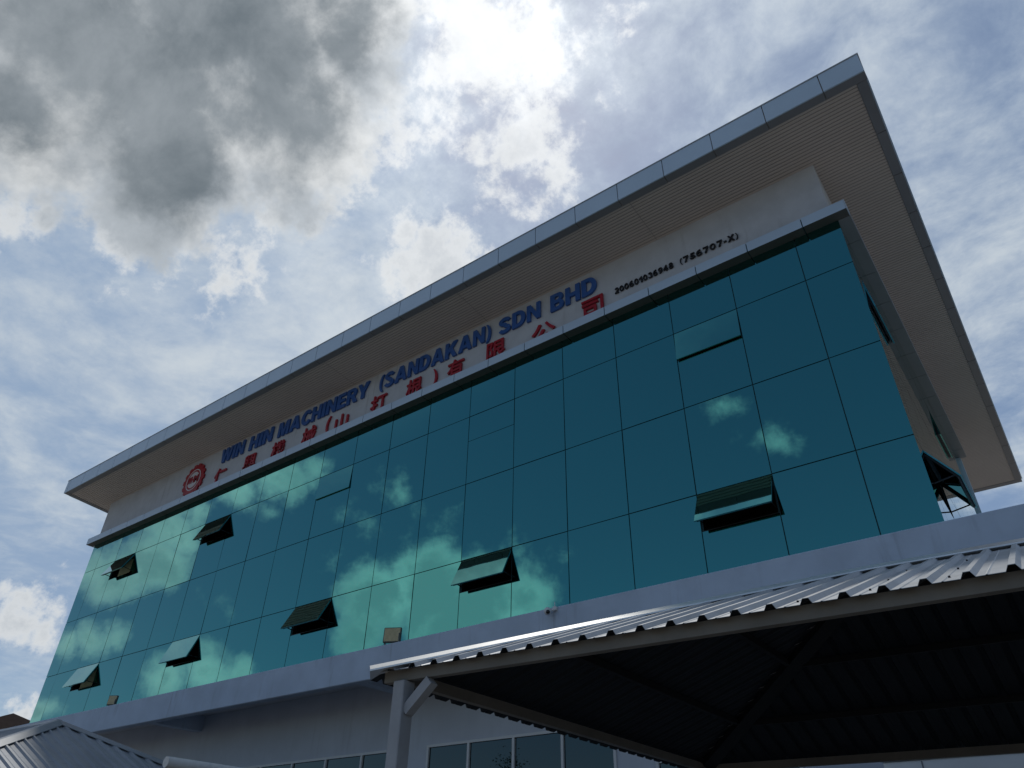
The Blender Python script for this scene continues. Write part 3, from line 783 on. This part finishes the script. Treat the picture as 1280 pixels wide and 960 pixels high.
hip_shelter('steel_carport', 'blue-grey ribbed metal hip roof shelter with a white pipe rail beside it',
            -24.0, -11.5, -6.80, -1.50, .055, 2.80, 1.16, 2.68, 'shelter_sheet', 'beam', 'post', 'shelter_sheet',
            [(-23.8, -6.65), (-23.8, -1.65), (-11.7, -6.65), (-11.7, -1.65)])

# white pipe rail in front of the shelter
pr_ = empty('pipe_rail', (-9.76, -3.6, 0), 'thick white pipe rail on slim posts beside the blue-grey roof shelter', 'pipe rail')
MB().tube([(-9.76, -5.30, 3.0), (-9.76, -1.3, 3.0)], .068, 24).build('rail', 'pipe', pr_)
for yy in (-4.9, -1.7): MB().tube([(-9.76, yy, 0), (-9.76, yy, 2.93)], .04, 14).build('post', 'pipe', pr_)

# ------------------------------------------------------------------ small fittings on the ledge
def floodlight(x, z, w, h, label, tilt=R(-4), rz=0):
    t = empty('floodlight', (x, -.80, 5.66), label, 'floodlight', None)
    y = -.80; body = MB().cbox(x - w / 2, x + w / 2, y - .03, y + .03, z, z + h, .01)
    o = body.build('housing', 'lamp_body', t); o.rotation_euler = (tilt, 0, rz)
    gl2 = MB().box(x - w / 2 + .02, x + w / 2 - .02, y - .036, y - .031, z + .02, z + h - .02)
    g2o = gl2.build('lamp_glass', 'tan', o); 
    MB().box(x - w / 2 - .025, x - w / 2 - .004, y - .015, y + .015, 5.67, z + h * .55).box(x + w / 2 + .004, x + w / 2 + .025, y - .015, y + .015, 5.67, z + h * .55) \
        .box(x - w / 2 - .025, x + w / 2 + .025, y - .02, y + .02, 5.66, 5.672).build('bracket', 'lamp_body', t)
    return t
floodlight(-10.45, 5.70, .36, .30, 'tan-faced square floodlight standing on the ledge between two open windows', rz=R(28))
floodlight(-21.02, 5.69, .26, .25, 'small floodlight on the ledge near the far end of the glass wall', rz=R(28))
cc = empty('security_camera', (-6.5, -.90, 5.52), 'white round security camera fixed to the ledge front', 'camera')
MB().sphere((-6.56, -1.0, 5.575), .066, 20, 12).build('camera_ball', 'cctv', cc, smooth=True)
MB().sphere((-6.525, -1.043, 5.545), .036, 16, 10).build('lens', 'lens', cc, smooth=True)
MB().cbox(-6.50, -6.42, -.955, -.898, 5.585, 5.655, .01).build('mount', 'cctv', cc)
MB().tube([(-6.47, -.93, 5.60), (-6.53, -.98, 5.59)], .022, 12).build('arm', 'cctv', cc)
MB().tube([(-6.46, -.93, 5.65), (-6.46, -.93, 5.73)], .007, 8).build('aerial', 'cctv', cc)

# ------------------------------------------------------------------ neighbouring house and a tree across the yard
hx, hy = -55.5, 9.6
ho = empty('neighbour_house', (hx, hy, 0), 'distant house with dark brown tiled hip roof left of the office block', 'house')
box('wall', hx - 6, hx + 6, hy - 5, hy + 5, 0, 7.9, 'cream', ho)
v = [(hx - 6.8, hy - 5.8, 7.9), (hx + 6.8, hy - 5.8, 7.9), (hx + 6.8, hy + 5.8, 7.9), (hx - 6.8, hy + 5.8, 7.9), (hx - .6, hy, 10.68), (hx + .6, hy, 10.68)]
mk('roof', v, [(0, 1, 5, 4), (1, 2, 5), (2, 3, 4, 5), (3, 0, 4), (3, 2, 1, 0)], 'brown_tile', ho)
for yy in (-3, 0, 3):
    for zz in (1.0, 4.6):
        wdw = box('window', hx + 6.0, hx + 6.08, hy + yy - .7, hy + yy + .7, zz, zz + 1.5, 'white_frame', ho)
        box('pane', hx + 6.08, hx + 6.09, hy + yy - .6, hy + yy + .6, zz + .1, zz + 1.4, 'glass_low', wdw)
box('door', hx - .5, hx + .5, hy - 5.06, hy - 5.0, 0, 2.1, 'brown_tile', ho)

def tree(x, y, h, rad, label):
    t = empty('broadleaf_tree', (x, y, 0), label, 'tree', None); rnd = random.Random(int(x * 10))
    tr = MB().tube([(x, y, 0), (x + .15, y, h * .25), (x - .1, y + .1, h * .5), (x, y, h * .75)], [.28, .22, .17, .07], 10)
    tips = []
    for i in range(9):
        a = rnd.uniform(0, 6.28); z0 = h * rnd.uniform(.35, .7); L = rad * rnd.uniform(.6, 1.0)
        p1 = Vector((x + L * .5 * math.cos(a), y + L * .5 * math.sin(a), z0 + L * .35)); p2 = Vector((x + L * math.cos(a), y + L * math.sin(a), z0 + L * .6))
        tr.tube([(x, y, z0), p1, p2], [.10, .06, .025], 6); tips += [p1, p2]
    tips += [Vector((x, y, h * .85)), Vector((x + .3, y, h * .95))]
    tr.build('trunk', 'bark', t)
    lv = MB()
    for c in tips:
        for k in range(420):
            q = Vector((rnd.gauss(0, 1), rnd.gauss(0, 1), rnd.gauss(0, .8))) * rad * .22 + c
            u = Vector((rnd.gauss(0, 1), rnd.gauss(0, 1), rnd.gauss(0, 1))).normalized(); w = u.orthogonal().normalized(); s_ = rnd.uniform(.06, .13)
            lv.add([q - u * s_, q + w * s_ * .45, q + u * s_, q - w * s_ * .45], [(0, 1, 2, 3)])
    lv.build('crown', 'leaf', t, 'stuff')
tree(-36.5, -36.0, 10.0, 2.6, 'leafy tree across the yard mirrored in the ground-floor windows')
